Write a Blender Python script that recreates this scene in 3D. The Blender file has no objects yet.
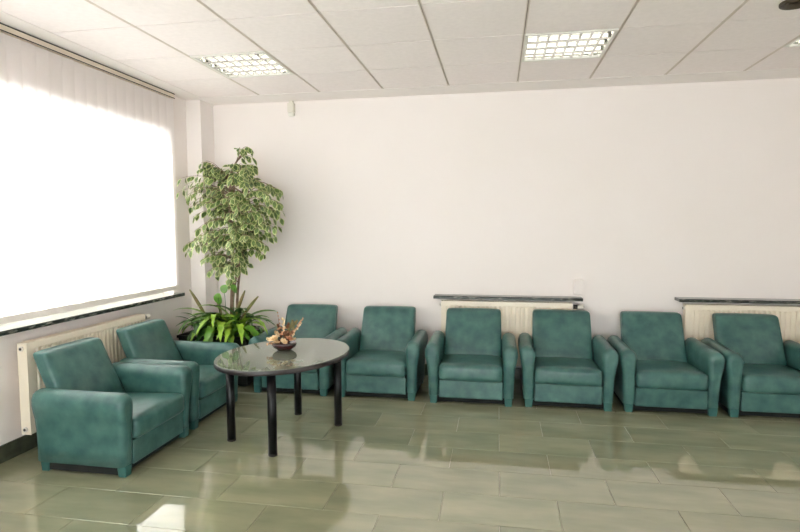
import bpy, bmesh, math, random
from mathutils import Vector, Matrix, noise
S = bpy.context.scene
C = S.collection
random.seed(7)

# ------------------------------------------------------------------ camera
CH = 1.46
YAW, PITCH, ROLL, FPX = 0.1779, -0.0719, -0.0038, 545.0
cr = Vector((math.cos(YAW), math.sin(YAW), 0)); cf = Vector((-math.sin(YAW), math.cos(YAW), 0)); cu = Vector((0, 0, 1))
f2 = cf*math.cos(PITCH) + cu*math.sin(PITCH); u2 = cu*math.cos(PITCH) - cf*math.sin(PITCH)
r3 = cr*math.cos(ROLL) + u2*math.sin(ROLL); u3 = u2*math.cos(ROLL) - cr*math.sin(ROLL)
cam_data = bpy.data.cameras.new('camera'); cam = bpy.data.objects.new('camera', cam_data); C.objects.link(cam)
M = Matrix((r3, u3, -f2)).transposed().to_4x4(); M.translation = (0, 0, CH); cam.matrix_world = M
cam_data.sensor_width = 36; cam_data.lens = FPX/800*36; cam_data.clip_start = .05
S.camera = cam
# ------------------------------------------------------------------ daylight and exposure
W = bpy.data.worlds.new('overcast_sky'); S.world = W; W.use_nodes = True
W.node_tree.nodes['Background'].inputs[0].default_value = (.955, .96, 1, 1)
W.node_tree.nodes['Background'].inputs[1].default_value = 12.0
sun_d = bpy.data.lights.new('sun', 'SUN'); sun_d.energy = 17; sun_d.angle = math.radians(6); sun_d.color = (1, .97, .92)
sun = bpy.data.objects.new('sun', sun_d); C.objects.link(sun)
sun.rotation_euler = Vector((.80, .25, -.55)).to_track_quat('-Z', 'Y').to_euler()
S.view_settings.view_transform = 'Standard'; S.view_settings.look = 'None'
S.view_settings.gamma = 1; S.view_settings.use_curve_mapping = False
S.view_settings.exposure = 0.0
S.cycles.max_bounces = 14; S.cycles.diffuse_bounces = 8; S.cycles.glossy_bounces = 6; S.cycles.transmission_bounces = 8; S.cycles.transparent_max_bounces = 12
S.cycles.sample_clamp_indirect = 12

# ------------------------------------------------------------------ materials
def srgb(*c):
    return tuple(((v/255)/12.92 if v/255 <= .04045 else ((v/255+.055)/1.055)**2.4) for v in c)
def mat(name, col, rough=.6, metal=0, col2=None, scale=8, bump=0, bscale=60, spec=.5, stretch=None, detail=4, coat=0, rnd=0, lo=.35, hi=.65, ior=1.5):
    m = bpy.data.materials.new(name); m.use_nodes = True
    nt = m.node_tree; b = nt.nodes['Principled BSDF']
    b.inputs['Roughness'].default_value = rough; b.inputs['Metallic'].default_value = metal
    b.inputs['Specular IOR Level'].default_value = spec; b.inputs['IOR'].default_value = ior; b.inputs['Coat Weight'].default_value = coat
    c1 = srgb(*col)
    b.inputs['Base Color'].default_value = (*c1, 1)
    tc = nt.nodes.new('ShaderNodeTexCoord'); vec = tc.outputs['Object']
    if stretch:
        mp = nt.nodes.new('ShaderNodeMapping'); mp.inputs['Scale'].default_value = stretch
        nt.links.new(vec, mp.inputs[0]); vec = mp.outputs[0]
    if rnd:
        oi = nt.nodes.new('ShaderNodeObjectInfo'); ad = nt.nodes.new('ShaderNodeVectorMath'); ad.operation = 'MULTIPLY_ADD'
        cb = nt.nodes.new('ShaderNodeCombineXYZ')
        for i in range(3): nt.links.new(oi.outputs['Random'], cb.inputs[i])
        nt.links.new(cb.outputs[0], ad.inputs[0]); ad.inputs[1].default_value = (37, 53, 71); nt.links.new(vec, ad.inputs[2]); vec = ad.outputs[0]
    if col2 is not None:
        n = nt.nodes.new('ShaderNodeTexNoise'); n.inputs['Scale'].default_value = scale; n.inputs['Detail'].default_value = detail
        nt.links.new(vec, n.inputs['Vector'])
        rp = nt.nodes.new('ShaderNodeValToRGB'); rp.color_ramp.elements[0].position = lo; rp.color_ramp.elements[1].position = hi
        rp.color_ramp.elements[0].color = (*c1, 1); rp.color_ramp.elements[1].color = (*srgb(*col2), 1)
        nt.links.new(n.outputs['Fac'], rp.inputs[0])
        out = rp.outputs[0]
        if rnd:
            hs = nt.nodes.new('ShaderNodeHueSaturation'); mr = nt.nodes.new('ShaderNodeMapRange')
            mr.inputs['To Min'].default_value = 1-rnd; mr.inputs['To Max'].default_value = 1+rnd
            nt.links.new(oi.outputs['Random'], mr.inputs['Value']); nt.links.new(mr.outputs[0], hs.inputs['Value'])
            nt.links.new(out, hs.inputs['Color']); out = hs.outputs[0]
        nt.links.new(out, b.inputs['Base Color'])
    if bump:
        n2 = nt.nodes.new('ShaderNodeTexNoise'); n2.inputs['Scale'].default_value = bscale; n2.inputs['Detail'].default_value = 3
        nt.links.new(vec, n2.inputs['Vector'])
        bp = nt.nodes.new('ShaderNodeBump'); bp.inputs['Strength'].default_value = bump; bp.inputs['Distance'].default_value = .01
        nt.links.new(n2.outputs['Fac'], bp.inputs['Height']); nt.links.new(bp.outputs[0], b.inputs['Normal'])
    return m
MT = {}
MT['wall'] = mat('wall_paint', (239, 231, 228), .75, col2=(237, 229, 225), scale=1.2, bump=.05, bscale=180)
MT['ceil'] = mat('ceiling_tile_board', (247, 238, 236), .85, col2=(243, 234, 232), scale=30, bump=.08, bscale=220, rnd=.012)
MT['ceil_edge'] = mat('ceiling_plaster_border', (246, 239, 236), .8, col2=(243, 236, 233), scale=3)
MT['grid'] = mat('grid_runner_enamel', (222, 210, 200), .5, col2=(214, 202, 192), scale=10)
MT['gap'] = mat('plenum_dark', (160, 144, 134), .9, col2=(150, 134, 124), scale=5)
MT['tile'] = mat('polished_green_floor_tile', (130, 133, 107), .02, col2=(156, 154, 126), scale=2.2, stretch=(1, 3.2, 1), detail=7, rnd=.06, ior=2.15, lo=.3, hi=.72)
MT['grout'] = mat('tile_grout', (176, 170, 150), .6, col2=(160, 155, 136), scale=12)
MT['base'] = mat('dark_green_skirting_stone', (62, 66, 55), .25, col2=(84, 87, 74), scale=10)
MT['sill'] = mat('dark_veined_sill_stone', (52, 56, 52), .08, col2=(150, 148, 138), scale=16, stretch=(1, 1, 3), lo=.52, hi=.78, detail=8)
MT['rad'] = mat('cream_radiator_enamel', (243, 231, 211), .35, col2=(240, 227, 206), scale=3)
MT['rad_in'] = mat('radiator_core_dark', (120, 108, 90), .7, col2=(105, 95, 80), scale=3)
MT['leather'] = mat('green_leather', (40, 80, 78), .33, col2=(75, 114, 107), scale=11, bump=.12, bscale=150, spec=.5, detail=9, rnd=.03, lo=.28, hi=.74)
MT['leather_leg'] = mat('green_painted_wood', (46, 90, 85), .4, col2=(56, 100, 94), scale=9)
MT['under'] = mat('under_shade_black', (14, 16, 15), .9, col2=(20, 22, 20), scale=9)  # black for the shade beneath the armchairs
MT['black'] = mat('black_lacquer_tube', (6, 6, 8), .34, col2=(8, 8, 10), scale=5, spec=.28)
MT['tabletop'] = mat('grey_green_polished_laminate', (106, 115, 102), .022, col2=(118, 126, 112), scale=9, ior=2.3)
MT['tableedge'] = mat('dark_grey_edge_band', (44, 38, 40), .35, col2=(50, 44, 45), scale=12)
MT['metal'] = mat('mirror_louvre_aluminium', (228, 228, 224), .06, 1, col2=(215, 216, 212), scale=4)
MT['enamel'] = mat('white_enamel', (232, 229, 222), .4, col2=(228, 225, 217), scale=6)
MT['plastic'] = mat('off_white_plastic', (224, 218, 206), .45, col2=(219, 213, 201), scale=9)
MT['darkplastic'] = mat('dark_plastic', (42, 38, 34), .5, col2=(50, 46, 40), scale=20)
MT['vent'] = mat('brown_grey_vent_metal', (92, 80, 64), .45, col2=(84, 72, 58), scale=20)
MT['rail'] = mat('beige_headrail', (230, 217, 198), .4, col2=(224, 211, 192), scale=5)
MT['hem'] = mat('opaque_hem_fabric', (236, 229, 222), .8, col2=(231, 224, 217), scale=40)
MT['planter'] = mat('dark_planter_plastic', (30, 32, 31), .4, col2=(37, 39, 37), scale=8)
MT['soil'] = mat('potting_soil', (44, 33, 24), .95, col2=(66, 52, 38), scale=60, bump=.8, bscale=70)
MT['bark'] = mat('ficus_bark', (104, 82, 66), .8, col2=(140, 116, 96), scale=25, bump=.4, bscale=60)
MT['leaf'] = mat('ficus_leaf_green', (58, 82, 36), .38, col2=(100, 124, 56), scale=9)
MT['leafedge'] = mat('ficus_leaf_cream_margin', (176, 188, 116), .4, col2=(210, 212, 158), scale=9)
MT['fern1'] = mat('strap_leaf_bright_green', (112, 152, 38), .35, col2=(142, 178, 58), scale=14)
MT['fern2'] = mat('strap_leaf_mid_green', (66, 112, 32), .35, col2=(92, 136, 46), scale=14)
MT['fern3'] = mat('strap_leaf_dark_green', (38, 78, 30), .35, col2=(58, 98, 38), scale=14)
MT['spike'] = mat('young_spike_olive', (112, 116, 62), .5, col2=(126, 104, 66), scale=20)
MT['bowl'] = mat('dark_red_glaze', (44, 9, 12), .12, col2=(60, 14, 15), scale=14, coat=.5)
MT['dry1'] = mat('dried_petal_cream', (242, 226, 192), .7, col2=(224, 192, 144), scale=60)
MT['dry2'] = mat('dried_petal_peach', (218, 176, 142), .7, col2=(188, 130, 94), scale=60)
MT['dry3'] = mat('dried_brown', (92, 56, 36), .8, col2=(122, 80, 50), scale=60)
MT['dry4'] = mat('dried_olive', (92, 92, 52), .8, col2=(120, 112, 70), scale=60)
def translucent(name, col, fac):
    m = bpy.data.materials.new(name); m.use_nodes = True; nt = m.node_tree
    for n in list(nt.nodes):
        if n.type != 'OUTPUT_MATERIAL': nt.nodes.remove(n)
    out = [n for n in nt.nodes if n.type == 'OUTPUT_MATERIAL'][0]
    tc = nt.nodes.new('ShaderNodeTexCoord'); nz = nt.nodes.new('ShaderNodeTexNoise'); nz.inputs['Scale'].default_value = 90
    nt.links.new(tc.outputs['Object'], nz.inputs['Vector'])
    rp = nt.nodes.new('ShaderNodeValToRGB'); c = srgb(*col)
    rp.color_ramp.elements[0].color = (*[v*.97 for v in c], 1); rp.color_ramp.elements[1].color = (*c, 1); nt.links.new(nz.outputs['Fac'], rp.inputs[0])
    d = nt.nodes.new('ShaderNodeBsdfDiffuse'); t = nt.nodes.new('ShaderNodeBsdfTranslucent'); mx = nt.nodes.new('ShaderNodeMixShader')
    mx.inputs[0].default_value = fac
    for s in (d, t): nt.links.new(rp.outputs[0], s.inputs['Color'])
    nt.links.new(d.outputs[0], mx.inputs[1]); nt.links.new(t.outputs[0], mx.inputs[2]); nt.links.new(mx.outputs[0], out.inputs['Surface'])
    return m
MT['slat'] = translucent('white_blind_fabric', (246, 241, 240), .38)
def pane_mat():
    m = bpy.data.materials.new('window_glass'); m.use_nodes = True; nt = m.node_tree
    for n in list(nt.nodes):
        if n.type != 'OUTPUT_MATERIAL': nt.nodes.remove(n)
    out = [n for n in nt.nodes if n.type == 'OUTPUT_MATERIAL'][0]
    t = nt.nodes.new('ShaderNodeBsdfTransparent'); g = nt.nodes.new('ShaderNodeBsdfGlossy'); g.inputs['Roughness'].default_value = .02
    t.inputs['Color'].default_value = (.93, .96, .94, 1)
    fr = nt.nodes.new('ShaderNodeFresnel'); fr.inputs['IOR'].default_value = 1.45; mx = nt.nodes.new('ShaderNodeMixShader')
    nt.links.new(fr.outputs[0], mx.inputs[0]); nt.links.new(t.outputs[0], mx.inputs[1]); nt.links.new(g.outputs[0], mx.inputs[2]); nt.links.new(mx.outputs[0], out.inputs['Surface'])
    return m
MT['pane'] = pane_mat()
def tube_mat():
    m = mat('fluorescent_tube', (245, 243, 236), .3, col2=(242, 240, 232), scale=5)
    b = m.node_tree.nodes['Principled BSDF']; b.inputs['Emission Color'].default_value = (1, .97, .9, 1); b.inputs['Emission Strength'].default_value = 2.6
    return m
MT['tube'] = tube_mat()

# ------------------------------------------------------------------ mesh helpers
def box(bm, x0, x1, y0, y1, z0, z1, mi=0):
    vs = [bm.verts.new(p) for p in ((x0,y0,z0),(x1,y0,z0),(x1,y1,z0),(x0,y1,z0),(x0,y0,z1),(x1,y0,z1),(x1,y1,z1),(x0,y1,z1))]
    for q in ((3,2,1,0),(4,5,6,7),(0,1,5,4),(1,2,6,5),(2,3,7,6),(3,0,4,7)):
        f = bm.faces.new([vs[i] for i in q]); f.material_index = mi
    return vs
def tube(bm, pts, radii, n=8, mi=0, cap=True):
    pts = [Vector(p) for p in pts]; rings = []
    if not hasattr(radii, '__len__'): radii = [radii]*len(pts)
    for i, p in enumerate(pts):
        t = (pts[min(i+1, len(pts)-1)] - pts[max(i-1, 0)]).normalized()
        a = t.orthogonal().normalized() if i == 0 else (prev - t*prev.dot(t)).normalized()
        prev = a; b = t.cross(a)
        rings.append([bm.verts.new(p + (a*math.cos(k*2*math.pi/n) + b*math.sin(k*2*math.pi/n))*radii[i]) for k in range(n)])
    for i in range(len(rings)-1):
        for k in range(n):
            f = bm.faces.new((rings[i][k], rings[i][(k+1) % n], rings[i+1][(k+1) % n], rings[i+1][k])); f.material_index = mi; f.smooth = True
    if cap:
        for rr in (rings[0][::-1], rings[-1]):
            f = bm.faces.new(rr); f.material_index = mi
def lathe(bm, prof, n=32, mi=0, smooth=True):
    rings = [[bm.verts.new((r*math.cos(k*2*math.pi/n), r*math.sin(k*2*math.pi/n), z)) for k in range(n)] for r, z in prof]
    for i in range(len(rings)-1):
        for k in range(n):
            f = bm.faces.new((rings[i][k], rings[i][(k+1) % n], rings[i+1][(k+1) % n], rings[i+1][k])); f.material_index = mi; f.smooth = smooth
    bm.faces.new(rings[0][::-1]).material_index = mi; bm.faces.new(rings[-1]).material_index = mi
def rounded(bm, lo, hi, rad, n=10, puff=(0, 0, 0), fn=None):
    """soft box: subdivided cube, rounded edges, faces puffed outward"""
    lo = Vector(lo); hi = Vector(hi); c = (lo+hi)/2; h = (hi-lo)/2
    bmt = bmesh.new(); bmesh.ops.create_cube(bmt, size=2); bmesh.ops.subdivide_edges(bmt, edges=bmt.edges[:], cuts=n, use_grid_fill=True)
    mp = {}
    for v in bmt.verts:
        # pull grid lines towards edges so the rounding is smooth
        q = Vector([math.copysign(1-(1-abs(t))**1.5, t) if abs(t) < 1 else t for t in v.co])
        p = Vector([q[i]*h[i] for i in range(3)])
        inner = Vector([max(-(h[i]-rad), min(h[i]-rad, p[i])) for i in range(3)])
        d = p-inner
        if d.length > 1e-9: p = inner + d.normalized()*min(d.length, rad) if d.length > rad else p
        for i in range(3):
            if puff[i]:
                j, k = (i+1) % 3, (i+2) % 3
                p[i] += math.copysign(puff[i], q[i])*abs(q[i])*(1-q[j]**2)*(1-q[k]**2)
        p += c
        if fn: p = fn(p)
        mp[v] = bm.verts.new(p)
    for f in bmt.faces:
        g = bm.faces.new([mp[v] for v in f.verts]); g.smooth = True
    bmt.free()
def mesh(bm, mats):
    me = bpy.data.meshes.new('m'); bmesh.ops.recalc_face_normals(bm, faces=bm.faces[:]); bm.to_mesh(me); bm.free()
    for m in (mats if isinstance(mats, (list, tuple)) else [mats]): me.materials.append(MT[m])
    return me
def link(name, me, parent=None, loc=None, rot=None):
    o = bpy.data.objects.new(name, me); C.objects.link(o); o.parent = parent
    if me: 
        if me.users == 1: me.name = name
    if loc is not None: o.location = loc
    if rot is not None: o.rotation_euler = rot
    return o
def obj(name, bm, mats, parent=None, loc=None, rot=None, bevel=0, seg=2, kind=None):
    o = link(name, mesh(bm, mats), parent, loc, rot)
    if bevel:
        b = o.modifiers.new('bevel', 'BEVEL'); b.width = bevel; b.segments = seg; b.limit_method = 'ANGLE'; b.angle_limit = math.radians(40)
    if kind: o['kind'] = kind
    return o
def thing(name, label, cat, loc=(0, 0, 0), rz=0, group=None):
    o = link(name, None, None, loc, (0, 0, rz)); o.empty_display_size = .1
    return tag(o, label, cat, group)
def tag(o, label, cat, group=None):
    o['label'] = label; o['category'] = cat
    if group: o['group'] = group
    return o
def struct(name, bm, mats, label=None, **k):
    o = obj(name, bm, mats, kind='structure', **k)
    if label: o['label'] = label
    return o
def copy_tree(o, parent=None):
    c = o.copy(); C.objects.link(c); c.parent = parent
    for ch in list(o.children): copy_tree(ch, c)
    return c

# ------------------------------------------------------------------ room shell
XL, XR, YB, YF, ZC = -3.04, 4.7, 5.257, -2.6, 2.709
WT = .3
# floor: grout bed with tiles in running bond
bm = bmesh.new(); box(bm, XL-WT, XR+WT, YF-WT, YB+WT, -.12, -.0035)
floor = struct('floor', bm, 'grout', 'polished grey-green stone tile floor laid in running bond')
bm = bmesh.new(); box(bm, -.2985, .2985, -.1485, .1485, -.012, 0)
tile_me = mesh(bm, 'tile')
nt_ = 0
def tile_piece(x0, x1, y0, y1):
    global nt_
    x0 = max(x0, XL); x1 = min(x1, XR); y1 = min(y1, YB); y0 = max(y0, YF)
    if x1-x0 < .02 or y1-y0 < .02: return
    if x1-x0 > .599 and y1-y0 > .299:
        o = link('floor_tile', tile_me, floor, ((x0+x1)/2, (y0+y1)/2, 0))
    else:
        b = bmesh.new(); w, d = (x1-x0)/2-.0015, (y1-y0)/2-.0015
        box(b, -w, w, -d, d, -.012, 0); o = obj('floor_tile', b, 'tile', floor, ((x0+x1)/2, (y0+y1)/2, 0))
    bv = o.modifiers.new('bevel', 'BEVEL'); bv.width = .0012; bv.segments = 1
    nt_ += 1
ROW0 = 2.91
far_tiles = []
for r in range(-22, 9):
    y0 = ROW0 + r*.3
    if y0 > YB: continue
    off = .02 if r % 2 == 0 else .32
    for k in range(-7, 11):
        x0 = off + k*.6; x1 = x0+.6
        if x1 <= XL or x0 >= XR: continue
        if y0 > 1.6 and x0 < 3.7: tile_piece(x0, x1, y0, y0+.3)
        else: far_tiles.append((max(x0, XL), min(x1, XR), max(y0, YF), min(y0+.3, YB)))
bm = bmesh.new()
for x0, x1, y0, y1 in far_tiles:
    if x1-x0 > .02 and y1-y0 > .02: box(bm, x0+.0015, x1-.0015, y0+.0015, y1-.0015, -.012, 0)
obj('floor_tile_field', bm, 'tile', floor, kind='stuff')

# left wall with window opening (z .86-2.36), long window band continues towards the camera side
WZ0, WZ1, WY0, WY1 = .838, 2.36, -2.3, 4.70
bm = bmesh.new()
box(bm, XL-WT, XL, YF-WT, YB+WT, 0, .808); box(bm, XL-WT, XL, WY1+.055, YB+WT, .808, WZ0); box(bm, XL-WT, XL, YF-WT, YB+WT, WZ1, ZC+.25)
box(bm, XL-WT, XL, WY1, YB+WT, WZ0, WZ1); box(bm, XL-WT, XL, YF-WT, WY0, WZ0, WZ1)
struct('wall_left', bm, 'wall', 'white window wall on the left')
bm = bmesh.new(); box(bm, XL, -2.884, 5.01, YB, 0, ZC)
struct('wall_corner_pillar', bm, 'wall', 'white square pillar in the room corner behind the ficus')
bm = bmesh.new(); box(bm, XL, XR+WT, YB, YB+WT, 0, ZC+.25)
struct('wall_back', bm, 'wall', 'plain white wall behind the row of armchairs')
SY0, SY1, SZ0, SZ1 = -2.2, 2.8, .5, 2.4  # opening added in the unseen right wall to lighten ceiling and wall
bm = bmesh.new(); box(bm, XR, XR+WT, YF-WT, YB, 0, SZ0); box(bm, XR, XR+WT, YF-WT, YB, SZ1, ZC+.25)
box(bm, XR, XR+WT, YF-WT, SY0, SZ0, SZ1); box(bm, XR, XR+WT, SY1, YB, SZ0, SZ1); struct('wall_right', bm, 'wall')
# rear wall behind the viewpoint; window opening added and sized to light the room
RX0, RX1, RZ0, RZ1 = -2.4, 1.6, .2, 2.1
bm = bmesh.new()
box(bm, XL, XR, YF-WT, YF, 0, RZ0); box(bm, XL, XR, YF-WT, YF, RZ1, ZC+.25)
box(bm, XL, RX0, YF-WT, YF, RZ0, RZ1); box(bm, RX1, XR, YF-WT, YF, RZ0, RZ1)
struct('wall_front', bm, 'wall')
def window(name, a0, a1, z0, z1, n, place):
    bm = bmesh.new()
    def bar(p0, p1, q0, q1): place(bm, p0, p1, q0, q1, .06)
    bar(a0, a1, z0, z0+.05); bar(a0, a1, z1-.05, z1)
    for i in range(n+1):
        c = a0+(a1-a0)*i/n; w = .05
        bar(max(a0, c-w/2), min(a1, c+w/2), z0+.05, z1-.05)
    w = obj(name, bm, 'enamel', kind='structure')
    for i in range(n):
        bm = bmesh.new(); p0 = a0+(a1-a0)*i/n+.025; p1 = a0+(a1-a0)*(i+1)/n-.025
        place(bm, p0, p1, z0+.05, z1-.05, .006); obj('window_pane', bm, 'pane', w)
    return w
window('window_1', WY0, WY1, WZ0, WZ1, 6, lambda b, p0, p1, q0, q1, t: box(b, XL-.14-t/2, XL-.14+t/2, p0, p1, q0, q1))
window('fill_window_rear', RX0, RX1, RZ0, RZ1, 5, lambda b, p0, p1, q0, q1, t: box(b, p0, p1, YF-.14-t/2, YF-.14+t/2, q0, q1))  # unseen window added and sized for fill daylight from behind
window('fill_window_right', SY0, SY1, SZ0, SZ1, 4, lambda b, p0, p1, q0, q1, t: box(b, XR+.14-t/2, XR+.14+t/2, p0, p1, q0, q1))  # unseen window added to bring fill daylight from the right
# skirting
bm = bmesh.new(); box(bm, XL, XL+.014, YF, 5.01, 0, .11); box(bm, XL+.014, -2.884+.014, 4.996, 5.01, 0, .11); struct('baseboard_left', bm, 'base', bevel=.003)
bm = bmesh.new(); box(bm, -2.884, XR, YB-.014, YB, 0, .11); struct('baseboard_back', bm, 'base', bevel=.003)

# ------------------------------------------------------------------ ceiling: plaster border, runners, tiles
CX0, CY1 = -2.844, 4.953          # grid origin (left edge, far edge)
NX, NY = 14, 14
bm = bmesh.new()
box(bm, XL-WT, XR+WT, YF-WT, YB+WT, ZC+.10, ZC+.25, 1)
box(bm, XL, CX0+.007, YF, YB, ZC, ZC+.1); box(bm, CX0+.007, XR, CY1-.002, YB, ZC, ZC+.1)
ceiling = struct('ceiling', bm, ['ceil_edge', 'gap'], 'white suspended ceiling of square tiles with plaster border')
lights = {(1, 1): 'L', (5, 1): 'M', (8, 1): 'R'}
bm = bmesh.new()
d = .2915
vs = box(bm, -d, d, -.2950, .2950, 0, .02)
tile_c = mesh(bm, 'ceil')
for i in range(NX):
    for j in range(NY):
        if (i, j) in lights: continue
        x = CX0+.6*i+.3; y = CY1-.6*j-.3
        if x-.3 > XR-.25 or y < YF+.2: continue
        link('ceiling_tile', tile_c, ceiling, (x, y, ZC+.004))
for i in range(1, NX+1):   # bold main runners along the depth
    x = CX0+.6*i
    if x > XR: break
    bm = bmesh.new(); w = .009
    box(bm, x-w, x-.003, YF, CY1, ZC+.001, ZC+.03); box(bm, x+.003, x+w, YF, CY1, ZC+.001, ZC+.03); box(bm, x-.003, x+.003, YF, CY1, ZC+.012, ZC+.03, 1)
    obj('main_runner', bm, ['grid', 'gap'], ceiling)
for j in range(1, NY+1):
    y = CY1-.6*j
    if y < YF: break
    bm = bmesh.new(); box(bm, CX0, XR, y-.0085, y+.0085, ZC+.011, ZC+.03); obj('cross_runner', bm, 'gap', ceiling)

# ------------------------------------------------------------------ recessed louvre lights
def light_master():
    t = thing('ceiling_light', '', 'ceiling light', (0, 0, ZC), 0, 'recessed louvre lights')
    bm = bmesh.new()
    for a in (-.292, .272): box(bm, a, a+.02, -.292, .292, -.003, .012)
    for a in (-.292, .272): box(bm, -.272, .272, a, a+.02, -.003, .012)
    obj('frame', bm, 'enamel', t)
    bm = bmesh.new(); box(bm, -.29, .29, -.29, .29, .085, .09)
    for s in (-1, 1):
        box(bm, s*.283-.004, s*.283+.004, -.287, .287, .012, .085); box(bm, -.279, .279, s*.283-.004, s*.283+.004, .012, .085)
    obj('housing', bm, 'metal', t)
    def wedge(bm, L, w0, w1, z0, z1, along):
        P = []
        for s in (-L, L):
            for (o_, z) in ((-w0, z0), (w0, z0), (w1, z1), (-w1, z1)):
                P.append(bm.verts.new((s, o_, z) if along == 'x' else (o_, s, z)))
        for q in ((0,1,2,3), (7,6,5,4), (0,4,5,1), (1,5,6,2), (2,6,7,3), (3,7,4,0)): bm.faces.new([P[k] for k in q])
    bm = bmesh.new(); wedge(bm, .272, .016, .004, 0, .055, 'x'); me = mesh(bm, 'metal')
    for k in (-1, 0, 1): link('length_louvre', me, t, (0, k*.136, 0))
    bm = bmesh.new(); wedge(bm, .272, .009, .003, .001, .045, 'y'); me = mesh(bm, 'metal')
    for k in range(7): link('cross_louvre', me, t, ((k-3)*.068, 0, 0))
    bm = bmesh.new(); tube(bm, [(-.262, 0, 0), (.262, 0, 0)], .012, 10); me = mesh(bm, 'tube')
    for k in range(4): link('fluorescent_tube', me, t, (0, (k-1.5)*.136, .066))
    return t
LM = light_master(); first = True
for (i, j), n in lights.items():
    o = LM if first else copy_tree(LM); first = False
    o.location = (CX0+.6*i+.3, CY1-.6*j-.3, ZC)
    o['label'] = {'L': 'square louvre ceiling light nearest the window blinds', 'M': 'square louvre ceiling light above the middle of the armchair row', 'R': 'square louvre ceiling light cut off at the right edge of the view'}[n]
# round vent
bm = bmesh.new()
t = thing('air_vent', 'round brown-grey air vent set in a ceiling tile at the far right', 'air vent', (1.64, 3.50, ZC))
for r0, r1 in ((.066, .085), (.044, .060), (.022, .038)):
    lathe(bm, [(r0, -.002), (r1, -.012), (r1+.001, 0), (r0+.001, .002)], 28)
obj('ring', bm, 'vent', t)
bm = bmesh.new(); lathe(bm, [(.082, -.001), (.082, .003)], 28); obj('backing', bm, 'darkplastic', t)

# ------------------------------------------------------------------ window blinds
def blind(y0, y1, label, x=XL+.025):
    t = thing('vertical_blind', label, 'blind', (x, y1, ZC-.1))
    L = y1-y0
    bm = bmesh.new(); box(bm, -.022, .022, -L, 0, .058, .096); hr = obj('headrail', bm, 'rail', t, bevel=.003)
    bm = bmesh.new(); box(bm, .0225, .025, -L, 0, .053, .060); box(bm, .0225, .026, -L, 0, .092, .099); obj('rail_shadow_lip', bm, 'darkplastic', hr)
    n = int(L/.111); zt = .05; zb = .866-(ZC-.1)
    metas = []
    for v in range(3):
        bm = bmesh.new(); N = 6; cur = (.004, .006, .008)[v]
        rows = [zt, zt-.4, zt-.9, zb+.3, zb+.046]
        g = [[bm.verts.new((cur*(1-(2*k/N-1)**2), (k/N-.5)*.122, z)) for k in range(N+1)] for z in rows]
        for a in range(len(rows)-1):
            for k in range(N): bm.faces.new((g[a][k], g[a][k+1], g[a+1][k+1], g[a+1][k])).smooth = True
        metas.append(mesh(bm, 'slat'))
    bm = bmesh.new(); box(bm, -.002, .003, -.061, .061, zb, zb+.047); wme = mesh(bm, 'hem')
    for i in range(n):
        s = link('slat', metas[i % 3], t, (-.004, -.0555-i*.111, 0), (0, 0, math.radians(-6+random.uniform(-2, 2))))
        link('weighted_hem', wme, s)
        
    return t
blind(.30, 4.75, 'closed white vertical slat blind covering the window')
blind(-2.5, .28, 'closed white vertical slat blind further along the window wall')
blind(-2.3, 2.9, 'closed white vertical slat blind added out of view over the right-hand fill window', XR-.045)  # out of view, added to soften the fill daylight

# ------------------------------------------------------------------ sills
bm = bmesh.new(); box(bm, XL-.28, XL+.09, -2.5, 4.75, .808, .838)
tag(obj('window_sill', bm, 'sill', bevel=.004), 'dark veined stone window sill below the vertical blind', 'sill')
bm = bmesh.new(); box(bm, -.60, .765, 5.115, YB, .778, .806)
tag(obj('wall_sill', bm, 'sill', bevel=.004), 'dark stone ledge above the radiator in the middle of the back wall', 'sill', 'dark ledges on the back wall')
bm = bmesh.new(); box(bm, 1.575, 3.10, 5.115, YB, .790, .818)
tag(obj('wall_sill', bm, 'sill', bevel=.004), 'dark stone ledge above the radiator at the right of the back wall', 'sill', 'dark ledges on the back wall')

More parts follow.
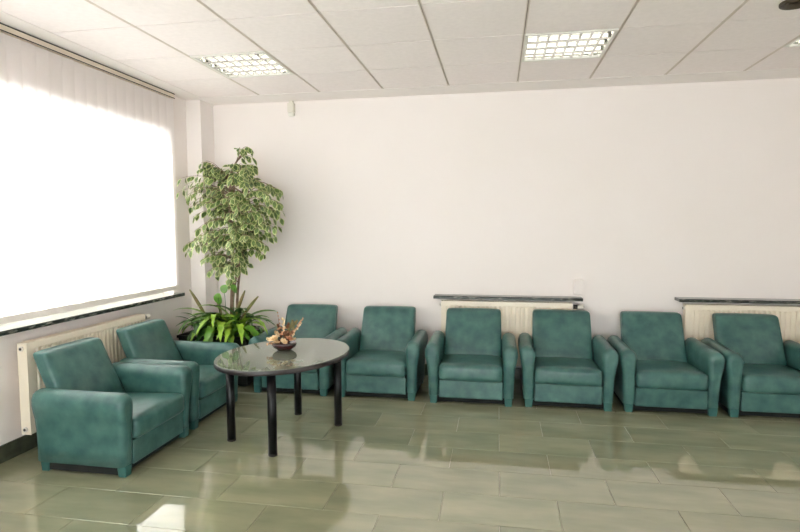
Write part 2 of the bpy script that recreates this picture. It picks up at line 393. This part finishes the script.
# ------------------------------------------------------------------ radiators
def radiator(L, z0, z1, label, loc, rz, valve=+1):
    """local: runs along x from 0..L, front faces -y, front plane y=0, thickness T"""
    T = .07; t = thing('radiator', label, 'radiator', loc, rz, 'cream panel radiators')
    H = z1-z0
    # ribbed front panel as one corrugated sheet with flat borders
    p = .0405; n = int((L-.06)/p); e = (L-n*p)/2; zs = [z0+.004, z0+.030, z0+.042, z1-.052, z1-.040, z1-.004]
    xs = [(0, 0)]
    for k in range(n):
        a = e+k*p; xs += [(a, 0), (a+p*.30, 0), (a+p*.42, 1), (a+p*.88, 1)]
    xs += [(L-e, 0), (L, 0)]
    bm = bmesh.new(); cols = []
    for x, dp in xs:
        cols.append([bm.verts.new((x, .010*dp*(1 if 2 <= i <= 3 else 0), z)) for i, z in enumerate(zs)])
    for a, b in zip(cols, cols[1:]):
        for i in range(len(zs)-1): bm.faces.new((a[i], b[i], b[i+1], a[i+1]))
    obj('front_panel', bm, 'rad', t)
    bm = bmesh.new(); box(bm, 0, L, .014, T, z0+.004, z1-.012); obj('core', bm, 'rad', t)
    bm = bmesh.new()
    box(bm, -.004, L+.004, -.001, .012, z1-.006, z1+.002); box(bm, -.004, L+.004, T-.012, T, z1-.006, z1+.002)
    k = 0.0
    while k < L: box(bm, k, k+.012, .012, T-.012, z1-.006, z1); k += .024
    obj('top_grille', bm, 'rad', t)
    for x0 in (-.004, L):
        bm = bmesh.new(); box(bm, x0, x0+.004, 0, T, z0, z1+.001); s = obj('end_panel', bm, 'rad', t)
        for z in (z0+.035, z1-.035):
            bm = bmesh.new(); sx = -1 if x0 < 0 else 1; xx = 0 if x0 < 0 else L
            tube(bm, [(xx, T*.5, z), (xx+sx*.016, T*.5, z)], .015, 12); obj('plug', bm, 'plastic', s)
            bm = bmesh.new(); tube(bm, [(xx+sx*.015, T*.5, z), (xx+sx*.018, T*.5, z)], .009, 10); obj('plug_core', bm, 'darkplastic', s)
    if valve:
        xx, sx = (L, 1) if valve > 0 else (0, -1)
        zz = z1-.035
        v = obj('thermostat_valve', _valve(xx, sx, T, zz), 'plastic', t)
        bm = bmesh.new(); tube(bm, [(xx+sx*.016, T*.5, zz), (xx+sx*.05, T*.5, zz)], .019, 12); obj('valve_body', bm, 'darkplastic', v)
        bm = bmesh.new(); tube(bm, [(xx+sx*.105, T*.5, zz), (xx+sx*.108, T*.5, zz)], .011, 12); obj('valve_cap', bm, 'darkplastic', v)
        bm = bmesh.new(); tube(bm, [(xx+sx*.035, T*.5+.005, zz), (xx+sx*.035, T*.5+.005, .05), (xx+sx*.035, T+.008, .05)], .008, 8); obj('pipe', bm, 'rad', t)
    bm = bmesh.new()
    for xk in (.15, L-.15): box(bm, xk-.02, xk+.02, T, T+.027, z0+.05, z1-.06)
    obj('wall_bracket', bm, 'rad', t)
    return t
def _valve(xx, sx, T, zz):
    bm = bmesh.new(); tube(bm, [(xx+sx*.05, T*.5, zz), (xx+sx*.056, T*.5, zz), (xx+sx*.095, T*.5, zz), (xx+sx*.105, T*.5, zz)], [.017, .022, .022, .017], 14); return bm
radiator(1.20, .145, .752, 'cream panel radiator under the ledge in the middle of the back wall', (-.525, 5.157, 0), 0, 1)
radiator(1.40, .145, .762, 'cream panel radiator under the ledge at the right of the back wall', (1.645, 5.157, 0), 0, 0)
radiator(1.17, .145, .735, 'cream panel radiator under the window behind the left armchairs', (-2.915, 2.92, 0), math.pi/2, 1)

# ------------------------------------------------------------------ small wall fittings
t = thing('motion_sensor', 'small beige motion sensor high on the back wall near the ceiling', 'sensor', (-2.03, YB, 2.56))
bm = bmesh.new(); box(bm, -.033, .033, -.055, 0, .035, .125); obj('housing', bm, 'plastic', t, bevel=.004)
bm = bmesh.new(); box(bm, -.030, .030, -.048, 0, 0, .034); obj('lens', bm, 'enamel', t, bevel=.008)
bm = bmesh.new(); box(bm, -.02, .02, -.045, -.012, .125, .147); obj('bracket', bm, 'plastic', t)
t = thing('wall_socket', 'small white wall box just above the right end of the middle ledge', 'socket', (.735, YB, .83))
bm = bmesh.new(); box(bm, -.042, .042, -.045, 0, 0, .135); obj('box', bm, 'wall', t, bevel=.005)
bm = bmesh.new(); box(bm, -.03, .03, -.049, -.044, .02, .115); obj('cover', bm, 'wall', t, bevel=.002)

# ------------------------------------------------------------------ armchairs
def arm_bm(s):
    prof = [(.262,.062),(.262,.20),(.262,.34),(.258,.40),(.257,.44),(.266,.472),(.288,.493),(.315,.500),(.342,.495),(.364,.478),(.376,.448),(.377,.41),(.370,.37),(.359,.32),(.352,.25),(.348,.15),(.346,.062)]
    n = len(prof); nor = []
    for i in range(n):
        a = Vector(prof[i-1]); b = Vector(prof[(i+1) % n]); e = (b-a).normalized(); nor.append(Vector((e.y, -e.x)))
    # offset direction: inward
    cx = sum(p[0] for p in prof)/n; cz = sum(p[1] for p in prof)/n
    nor = [v if v.dot(Vector((cx, cz))-Vector(p)) > 0 else -v for v, p in zip(nor, prof)]
    secs = [(-.352, .030, .022), (-.348, .016, .012), (-.338, .006, .006), (-.320, .0, .002), (-.28, 0, 0), (-.1, 0, 0), (.1, 0, -.002), (.215, 0, -.004), (.240, .008, .0), (.250, .022, .012)]
    bm = bmesh.new(); rings = []
    for y, ins, drop in secs:
        ring = []
        for p, q in zip(prof, nor):
            v = Vector(p) + q*ins
            if p[1] < .1: v.y = p[1] + ins*.3
            k = max(0, (v.y-.3)/.2); v.y -= drop*k
            yy = y - (.022*math.sin(min(1, max(0, (v.y-.1)/.4))*math.pi*.5)-.011 if y < -.2 else 0)
            ring.append(bm.verts.new((s*v.x, yy, v.y)))
        rings.append(ring)
    for a, b in zip(rings, rings[1:]):
        for i in range(n):
            f = bm.faces.new((a[i], a[(i+1) % n], b[(i+1) % n], b[i])); f.smooth = True
    for rr in (rings[0], rings[-1]): bm.faces.new(rr)
    # crisp bottom edge
    return bm
def armchair():
    t = thing('armchair', '', 'armchair', (0, 0, 0), 0, 'green leather armchairs')
    for s in (-1, 1): obj('armrest', arm_bm(s), 'leather', t)
    bm = bmesh.new()
    def tilt(p):
        z = p.z; p.y += (z-.34)*.486 - .014*((z-.34)/.36)**2
        return p
    rounded(bm, (-.256, .09, .29), (.256, .195, .700), .028, 12, (0, .022, .004), tilt)
    for v in bm.verts:
        k = (v.co.z-.3)/.4; v.co.x *= 1-.03*max(0, k)
    obj('backrest', bm, 'leather', t)
    bm = bmesh.new()
    def st(p):
        p.z += -.02*(p.y+.38)/.5 if p.y > -.38 else 0
        return p
    rounded(bm, (-.259, -.368, .198), (.259, .135, .335), .034, 12, (0, .006, .020), st)
    obj('seat_cushion', bm, 'leather', t)
    bm = bmesh.new(); box(bm, -.261, .261, -.342, .20, .052, .20); obj('apron', bm, 'leather', t, bevel=.008)
    bm = bmesh.new(); box(bm, -.261, .261, .20, .248, .058, .44); obj('back_panel', bm, 'leather', t, bevel=.01)
    bm = bmesh.new(); box(bm, -.325, .325, -.300, .235, .010, .064); obj('shade_plinth', bm, 'under', t)  # black block added to darken the shaded gap under the chair
    bm = bmesh.new(); vs = box(bm, -.031, .031, -.028, .028, 0, .066)
    for v in vs[:4]: v.co.x *= .88; v.co.y *= .88
    me = mesh(bm, 'leather_leg')
    for x in (-1, 1):
        for y in (-.312, .205):
            o = link('leg', me, t, (x*.305, y, 0)); bv = o.modifiers.new('bevel', 'BEVEL'); bv.width = .004; bv.segments = 1
    return t
AC = armchair()
BY = 4.765
spots = [(-2.468, 3.09, math.pi/2, 'green leather armchair by the window, nearest to the viewer'),
         (-2.485, 3.855, math.pi/2, 'green leather armchair by the window, beside the planter'),
         (-1.78, BY, 0, 'green leather armchair right of the planter, partly behind the oval table'),
         (-1.010, BY, 0, 'green leather armchair second in the back row, just right of the oval table'),
         (-.213, BY-.02, 0, 'green leather armchair in front of the left half of the middle radiator'),
         (.563, BY, 0, 'green leather armchair in front of the valve end of the middle radiator'),
         (1.328, BY+.012, 0, 'green leather armchair against bare wall between the two back radiators'),
         (2.090, BY+.02, 0, 'green leather armchair in front of the right radiator'),
         (2.868, BY+.02, 0, 'green leather armchair at the far right, only a sliver of its arm in view')]
for i, (x, y, rz, lab) in enumerate(spots):
    o = AC if i == 0 else copy_tree(AC)
    o.location = (x, y, 0); o.rotation_euler = (0, 0, rz + math.radians((0, 0, 0, 0, .4, -.4, .3, .3, 0)[i])); o['label'] = lab

# ------------------------------------------------------------------ oval table
TC = Vector((-1.47, 3.585, 0)); TH = math.radians(72); TZ = .580
tb = thing('oval_table', 'oval table with polished grey-green top and four black legs', 'table', TC, TH)
def oval(bm, a, b, z0, z1, n=72, e=0.0, mi_side=0):
    rings = []
    for (da, z) in ((-e, z0), (0, z0+e), (0, z1-e), (-e, z1)):
        rings.append([bm.verts.new(((a+da)*math.cos(k*2*math.pi/n), (b+da)*math.sin(k*2*math.pi/n), z)) for k in range(n)])
    for p, q in zip(rings, rings[1:]):
        for k in range(n): bm.faces.new((p[k], p[(k+1) % n], q[(k+1) % n], q[k])).smooth = True
    bm.faces.new(rings[0][::-1]); bm.faces.new(rings[-1])
TA, TB = .522, .418
bm = bmesh.new(); oval(bm, TA-.003, TB-.003, TZ-.004, TZ, e=.0012); obj('tabletop', bm, 'tabletop', tb)
bm = bmesh.new(); oval(bm, TA, TB, TZ-.034, TZ-.0035, e=.003); obj('edge_band', bm, 'tableedge', tb)
bm = bmesh.new(); tube(bm, [(0, 0, 0), (0, 0, TZ-.036)], .0285, 24); leg_me = mesh(bm, 'black')
bm = bmesh.new(); lathe(bm, [(.026, 0), (.0295, .003), (.0295, .012), (.028, .014)], 24); foot_me = mesh(bm, 'darkplastic')
Ri = Matrix.Rotation(-TH, 3, 'Z')
for p in ((-1.789, 3.387), (-1.41, 3.205), (-1.527, 3.965), (-1.15, 3.791)):
    l = Ri @ (Vector((p[0], p[1], 0))-TC)
    o = link('leg', leg_me, tb, (l.x, l.y, .0)); link('foot_cap', foot_me, o)

# ------------------------------------------------------------------ bowl with dried flowers
BP = Vector((-1.505, 3.66, TZ))
bw = thing('bowl', 'dark red glazed bowl on the oval table', 'bowl', BP)
bm = bmesh.new(); lathe(bm, [(.036, 0), (.052, .006), (.078, .024), (.088, .042), (.087, .054), (.082, .059), (.078, .055), (.074, .042), (.05, .022), (.01, .016)], 36)
obj('body', bm, 'bowl', bw)
dr = thing('dried_flower_arrangement', 'dried cream and peach flowers with twigs standing in the red bowl', 'dried flowers', BP+Vector((0, 0, .03)))
rd = random.Random(11)
def petal_flower(rad, layers, pet):
    bm = bmesh.new()
    for l in range(layers):
        n = pet-l; r = rad*(1-.25*l)
        for k in range(n):
            a = 2*math.pi*(k+.5*l)/n; lift = .35+.45*l
            dx = Vector((math.cos(a), math.sin(a), 0)); dy = Vector((-math.sin(a), math.cos(a), 0)); up = Vector((0, 0, 1))
            pts = [(0, 0), (.45, .30), (.85, .34), (1.05, 0.0), (.85, -.34), (.45, -.30)]
            vs = [bm.verts.new(dx*r*u*math.cos(lift) + dy*r*w + up*(r*u*math.sin(lift) - (.1*r if abs(w) > .2 else 0))) for u, w in pts]
            c = bm.verts.new(dx*r*.6*math.cos(lift)+up*r*.6*math.sin(lift)*.8)
            for q in range(6): bm.faces.new((vs[q], vs[(q+1) % 6], c)).smooth = True
    lathe_b = bmesh.new(); lathe_b.free()
    return bm
fl = [('dry1', .045, (-.060, -.045, .052)), ('dry1', .038, (-.085, .0, .035)), ('dry1', .034, (-.035, -.07, .030)), ('dry1', .030, (-.052, -.02, .085)),
      ('dry2', .036, (.012, -.02, .088)), ('dry2', .030, (.05, -.035, .060)), ('dry1', .030, (.02, -.062, .042)), ('dry2', .028, (-.01, .03, .115)), ('dry1', .03, (.062, .01, .04)), ('dry2', .026, (-.03, -.01, .12))]
for mname, r, p in fl:
    o = obj('flower', petal_flower(r, 3, 7), mname, dr, p, (rd.uniform(-.6, .6)+.5, rd.uniform(-.5, .5), rd.uniform(0, 6)))
def sprig(p0, p1, mname, n, r):
    p0, p1 = Vector(p0), Vector(p1); bm = bmesh.new()
    mid = (p0+p1)/2 + Vector((rd.uniform(-.01, .01), rd.uniform(-.01, .01), .012))
    tube(bm, [p0, mid, p1], [.0022, .0016, .001], 5)
    s = obj('twig', bm, 'dry3', dr)
    bm = bmesh.new()
    for k in range(n):
        t_ = .35+.65*k/max(1, n-1); q = p0*(1-t_)**2 + mid*2*t_*(1-t_) + p1*t_**2
        q += Vector((rd.uniform(-1, 1), rd.uniform(-1, 1), rd.uniform(-.5, .5)))*r*.7
        M_ = Matrix.Translation(q) @ Matrix.Rotation(rd.uniform(0, 6), 4, 'Z') @ Matrix.Diagonal((1, 1, 1.4, 1))
        bmesh.ops.create_icosphere(bm, subdivisions=1, radius=r*rd.uniform(.6, 1.0), matrix=M_)
    obj('bud_cluster', bm, mname, s)
sprig((.02, 0, .02), (.150, -.02, .205), 'dry2', 14, .0075)
sprig((.02, 0, .02), (.125, .01, .165), 'dry1', 10, .0075)
sprig((-.01, 0, .02), (-.055, .02, .235), 'dry2', 6, .006)
sprig((-.01, 0, .02), (-.02, .03, .19), 'dry1', 8, .010)
sprig((0, .02, .02), (.045, .05, .165), 'dry4', 12, .013)
sprig((0, .02, .02), (.075, .05, .17), 'dry4', 10, .012)
sprig((0, 0, .02), (.02, .04, .155), 'dry3', 10, .013)
sprig((0, 0, .02), (.03, -.03, .105), 'dry3', 9, .013)
sprig((0, 0, .02), (-.12, -.04, .055), 'dry1', 7, .010)
sprig((0, 0, .02), (-.105, -.06, .020), 'dry2', 6, .009)
sprig((0, 0, .02), (.075, -.04, .11), 'dry3', 8, .010)
sprig((0, 0, .02), (-.06, .03, .14), 'dry3', 8, .010)

# ------------------------------------------------------------------ planter, ficus, strap-leaf plants
PX, PY, PH = -2.585, 4.755, .44
pl = thing('planter', 'dark rectangular planter in the corner behind the armchairs', 'planter', (PX, PY, 0))
bm = bmesh.new(); A, B = .34, .18
box(bm, -A, A, -B, -B+.02, .03, PH); box(bm, -A, A, B-.02, B, .03, PH); box(bm, -A, -A+.02, -B+.02, B-.02, .03, PH); box(bm, A-.02, A, -B+.02, B-.02, .03, PH); box(bm, -A, A, -B, B, .01, .03)
obj('body', bm, 'planter', pl, bevel=.006)
bm = bmesh.new()
for x0, x1, y0, y1 in ((-A-.012, A+.012, -B-.012, -B+.012), (-A-.012, A+.012, B-.012, B+.012), (-A-.012, -A+.012, -B+.012, B-.012), (A-.012, A+.012, -B+.012, B-.012)): box(bm, x0, x1, y0, y1, PH-.005, PH+.022)
obj('rim', bm, 'planter', pl, bevel=.004)
bm = bmesh.new(); box(bm, -A+.02, A-.02, -B+.02, B-.02, .03, PH-.04); obj('soil', bm, 'soil', pl)
bm = bmesh.new()
for sx in (-1, 1):
    for sy in (-1, 1): box(bm, sx*.28-.03, sx*.28+.03, sy*.13-.03, sy*.13+.03, 0, .012)
obj('feet', bm, 'planter', pl)

FX, FY = -2.50, 4.78
fc = thing('ficus_tree', 'tall weeping ficus with cream-edged variegated leaves in the corner planter', 'plant', (FX, FY, PH-.04))
rf = random.Random(5)
def curve(pts, n=24):
    pts = [Vector(p) for p in pts]; out = []
    for i in range(len(pts)-1):
        p0 = pts[max(0, i-1)]; p1 = pts[i]; p2 = pts[i+1]; p3 = pts[min(len(pts)-1, i+2)]
        for k in range(n//(len(pts)-1)):
            t = k/(n//(len(pts)-1))
            out.append(.5*((2*p1)+(-p0+p2)*t+(2*p0-5*p1+4*p2-p3)*t*t+(-p0+3*p1-3*p2+p3)*t**3))
    out.append(pts[-1]); return out
Z0 = PH-.04
stems = [curve([(.0, 0, 0), (.01, .01, .4), (.05, -.02, .75), (.03, .0, 1.05), (.02, 0, 1.4), (.08, -.02, 1.62), (.17, 0, 1.75)]),
         curve([(.09, .02, 0), (.07, .0, .35), (.10, .02, .7), (.13, .0, .95), (.09, .02, 1.25), (.04, .03, 1.5)]),
         curve([(.05, -.04, 0), (.04, -.03, .35), (.07, .02, .7), (.05, .03, 1.0), (.14, .03, 1.3), (.22, .05, 1.5)])]
for i, st_ in enumerate(stems):
    bm = bmesh.new(); m_ = len(st_); tube(bm, st_, [(.017, .014, .013)[i]*(1-.6*k/m_) for k in range(m_)], 8); obj('stem', bm, 'bark', fc)
# leaf sprays: envelope (z above floor -> reach left, right) around the stem
ENV = [(1.02, -.10, .12), (1.12, -.16, .17), (1.22, -.34, .22), (1.32, -.38, .40), (1.42, -.40, .50), (1.52, -.38, .55), (1.60, -.40, .60), (1.68, -.54, .62), (1.76, -.57, .54), (1.86, -.50, .46), (1.94, -.34, .40), (2.00, -.26, .28), (2.06, -.22, .24)]
def env(z):
    for a, b in zip(ENV, ENV[1:]):
        if a[0] <= z <= b[0]:
            t = (z-a[0])/(b[0]-a[0]); return a[1]+(b[1]-a[1])*t, a[2]+(b[2]-a[2])*t
    return (-.1, .12) if z < 1.02 else (-.05, .1)
tw = bmesh.new(); lf = bmesh.new()
def leaf(bm, p, dirv, nrm, L, wd):
    dirv = dirv.normalized(); side = dirv.cross(nrm)
    if side.length < 1e-4: side = dirv.orthogonal()
    side.normalize(); nrm = side.cross(dirv).normalized()
    def pt(u, w, z): return bm.verts.new(p + dirv*L*u + side*wd*w + nrm*L*z)
    outl = [(0, 0), (.22, .36), (.48, .5), (.74, .34), (1.0, 0), (.74, -.34), (.48, -.5), (.22, -.36)]
    inn = [(.04, 0), (.24, .27), (.48, .39), (.71, .25), (.88, 0), (.71, -.25), (.48, -.39), (.24, -.27)]
    droop = lambda u: -.22*u*u
    vo = [pt(u, w, droop(u)+.10*abs(w)) for u, w in outl]; vi = [pt(u, w, droop(u)+.10*abs(w)) for u, w in inn]
    for k in range(8):
        f = bm.faces.new((vo[k], vo[(k+1) % 8], vi[(k+1) % 8], vi[k])); f.material_index = 1
    for q in ((0, 1, 2, 6), (0, 2, 6, 7)): pass
    bm.faces.new((vi[0], vi[1], vi[7])).material_index = 0; bm.faces.new((vi[1], vi[2], vi[6], vi[7])).material_index = 0
    bm.faces.new((vi[2], vi[3], vi[5], vi[6])).material_index = 0; bm.faces.new((vi[3], vi[4], vi[5])).material_index = 0
def spray(start, end, n):
    """a thin drooping branchlet carrying n hanging leaves"""
    start, end = Vector(start), Vector(end); d = end-start
    mid = start + d*.5 + Vector((0, 0, .10+.12*d.xy.length))
    pts = [start*(1-t)**2 + mid*2*t*(1-t) + end*t**2 for t in [k/8 for k in range(9)]]
    tube(tw, pts, [.0045*(1-.75*k/8) for k in range(9)], 5, cap=False)
    for k in range(n):
        t = .30+.70*(k+rf.random()*.6)/n
        t = min(t, 1); q = start*(1-t)**2 + mid*2*t*(1-t) + end*t**2
        tan = ((mid-start)*(1-t)+(end-mid)*t).normalized()
        sd = tan.cross(Vector((0, 0, 1))).normalized()*(1 if k % 2 else -1)
        dv = tan*.5 + sd*rf.uniform(.3, .9) + Vector((0, 0, -rf.uniform(.25, 1.0))) + Vector((rf.uniform(-.3, .3), rf.uniform(-.3, .3), 0))
        nr = Vector((rf.uniform(-.5, .5), rf.uniform(-.9, .1), rf.uniform(.4, 1)))
        q2 = q + dv.normalized()*.012
        leaf(lf, q2, dv, nr, rf.uniform(.062, .092), rf.uniform(.038, .050))
for k in range(165):
    ze = 1.04 + 1.02*(k+rf.random())/165            # tip height
    if ze < 1.25 and rf.random() < .35: continue
    x0, x1 = env(ze); xe = rf.uniform(x0, x1)
    if abs(xe) < .08: xe = math.copysign(.12, xe)
    ye = rf.uniform(-.34, .20)*min(1, .5+abs(xe))
    st_ = stems[rf.randrange(3)]
    zs = min(ze + rf.uniform(-.12, .10) - Z0, 1.45)
    p = min(st_, key=lambda q: abs(q.z-zs))
    spray(p, (xe, ye, ze-Z0), rf.randint(7, 11))
# top sprig and upper-left sprig
spray(stems[0][-4], (.24, -.02, 2.19-Z0), 9); spray(stems[0][-3], (.16, -.05, 2.17-Z0), 7); spray(stems[1][-3], (-.18, -.05, 2.08-Z0), 9); spray(stems[1][-4], (-.12, .0, 2.02-Z0), 8)
spray(stems[0][-5], (.26, .02, 2.10-Z0), 8)
for a in ((.52, -.10, 1.60), (.55, -.05, 1.67), (.53, .02, 1.54), (.52, -.12, 1.45), (.49, -.04, 1.38), (.44, -.10, 1.28), (.36, -.02, 1.20), (-.42, -.12, 1.24), (-.40, -.04, 1.32), (-.46, -.10, 1.74), (.50, -.2, 1.74), (.50, .06, 1.80)):
    p = min(stems[2], key=lambda q: abs(q.z-(a[2]-.02-Z0))); spray(p, (a[0], a[1], a[2]-Z0), 12)
# a few low sprays around the bare stems
for a in ((-.12, -.05, 1.02), (.14, -.06, 1.05), (.17, -.02, 1.14), (-.15, -.05, 1.16), (.05, -.12, .98), (.02, -.1, .92)):
    p = min(stems[1], key=lambda q: abs(q.z-(a[2]+.05-Z0))); spray(p, (a[0], a[1], a[2]-Z0), 6)
obj('twigs', tw, 'bark', fc, kind='stuff')
fo = obj('foliage', lf, ['leaf', 'leafedge'], fc, kind='stuff'); fo['label'] = 'small green leaves with cream margins'
for o in [c for c in fc.children if c.name.startswith(('twigs', 'foliage'))]:   # keep leaves off the wall, blind and pillar
    for v in o.data.vertices:
        w = v.co + Vector((FX, FY, 0))
        if w.y > 4.94: v.co.y -= (w.y-4.94)*.8
        if w.x < -2.80: v.co.x += (-2.80-w.x)*.5

sp = thing('strap_leaf_plant', 'bright green plant with long arching strap leaves in the corner planter', 'plant', (-2.53, 4.74, PH-.04))
def frond(L, wd, arch, ser):
    bm = bmesh.new(); N = 14; rows = []
    for k in range(N+1):
        t = k/N; ang = math.radians(arch[0]) + (math.radians(arch[1])-math.radians(arch[0]))*t
        if k == 0: x = z = 0.0
        else: x += L/N*math.cos(ang); z += L/N*math.sin(ang)
        w = wd*(math.sin(math.pi*min(1, .12+.88*t**.8))**.7)
        if ser and 0 < k < N: w *= 1.12 if k % 2 else .72
        if k == N: w = .001
        rows.append((bm.verts.new((x, w, z+w*.35)), bm.verts.new((x, 0, z)), bm.verts.new((x, -w, z+w*.35))))
    for a, b in zip(rows, rows[1:]):
        for i in (0, 1): bm.faces.new((a[i], a[i+1], b[i+1], b[i])).smooth = True
    return bm
fr_me = []
for m_ in ('fern1', 'fern2', 'fern3'):
    for L, wd, arch, ser in ((.62, .040, (82, -58), True), (.56, .040, (86, -28), False), (.52, .036, (70, -74), True)):
        fr_me.append(mesh(frond(L, wd, arch, ser), m_))
rs = random.Random(3)
for k in range(96):
    a = 2*math.pi*(k*.381966); out = rs.random()
    mi_ = rs.choice((0, 0, 0, 1, 1, 2, 0)) if out > .3 else rs.choice((1, 2, 2))
    me = fr_me[mi_*3 + rs.randrange(3)]
    sc = rs.uniform(.72, 1.05)
    if math.sin(a) > .3: sc *= .6
    o = link('leaf', me, sp, (rs.uniform(-.13, .13)+.03*math.cos(a), rs.uniform(-.07, .05), .0), (rs.uniform(-.25, .25), rs.uniform(-.30, .12), a))
    o.scale = (sc, sc*rs.uniform(.9, 1.3), sc*rs.uniform(.85, 1.12))
for k in range(44):      # shorter leaves filling the heart and the front of the plant
    a = rs.uniform(math.pi*1.0, math.pi*2.0) if k % 3 else rs.uniform(0, 6.28)
    me = fr_me[rs.choice((0, 0, 1, 1, 2))*3 + rs.choice((0, 1, 1, 2))]
    sc = rs.uniform(.52, .82)
    o = link('leaf', me, sp, (rs.uniform(-.26, .24), rs.uniform(-.11, .04), rs.uniform(0, .05)), (rs.uniform(-.35, .35), rs.uniform(-.55, .05), a))
    o.scale = (sc, sc*1.35, sc*1.05)
# tall unfurling spikes
for p0, p1 in (((-.10, -.02, .05), (-.335, -.05, .475)), ((.06, -.03, .08), (.225, -.05, .475)), ((.10, -.03, .1), (.36, -.06, .425)), ((-.02, 0, .1), (-.10, .02, .42))):
    p0, p1 = Vector(p0), Vector(p1); bm = bmesh.new(); md = (p0+p1)/2+Vector((0, 0, .03))
    pts = [p0*(1-t)**2+md*2*t*(1-t)+p1*t*t for t in [i/8 for i in range(9)]]
    tube(bm, pts, [.006, .007, .008, .011, .014, .016, .015, .012, .006], 7); obj('spike', bm, 'spike', sp)
# round leaves on the climber beside the stems
for p, r in (((.035, -.08, .50), .042), ((.135, -.08, .50), .046), ((-.06, -.02, .40), .055)):
    bm = bmesh.new(); n = 14; c = bm.verts.new((0, 0, 0)); ring = []
    for k in range(n):
        a = 2*math.pi*k/n; rr = r*(1 - .25*(abs(math.sin(a/2))**6) + .18*(math.cos(a/2)**10)); ring.append(bm.verts.new((rr*math.sin(a), .18*r*math.cos(2*a), rr*math.cos(a))))
    for k in range(n): bm.faces.new((c, ring[k], ring[(k+1) % n])).smooth = True
    o = obj('round_leaf', bm, 'fern2', sp, p, (rs.uniform(-.5, .3), rs.uniform(2.6, 3.6), rs.uniform(-.5, .5)))
    bm = bmesh.new(); tube(bm, [(p[0], p[1], p[2]), (p[0]*.6, -.02, .1)], .003, 5); obj('leaf_stalk', bm, 'fern3', sp)
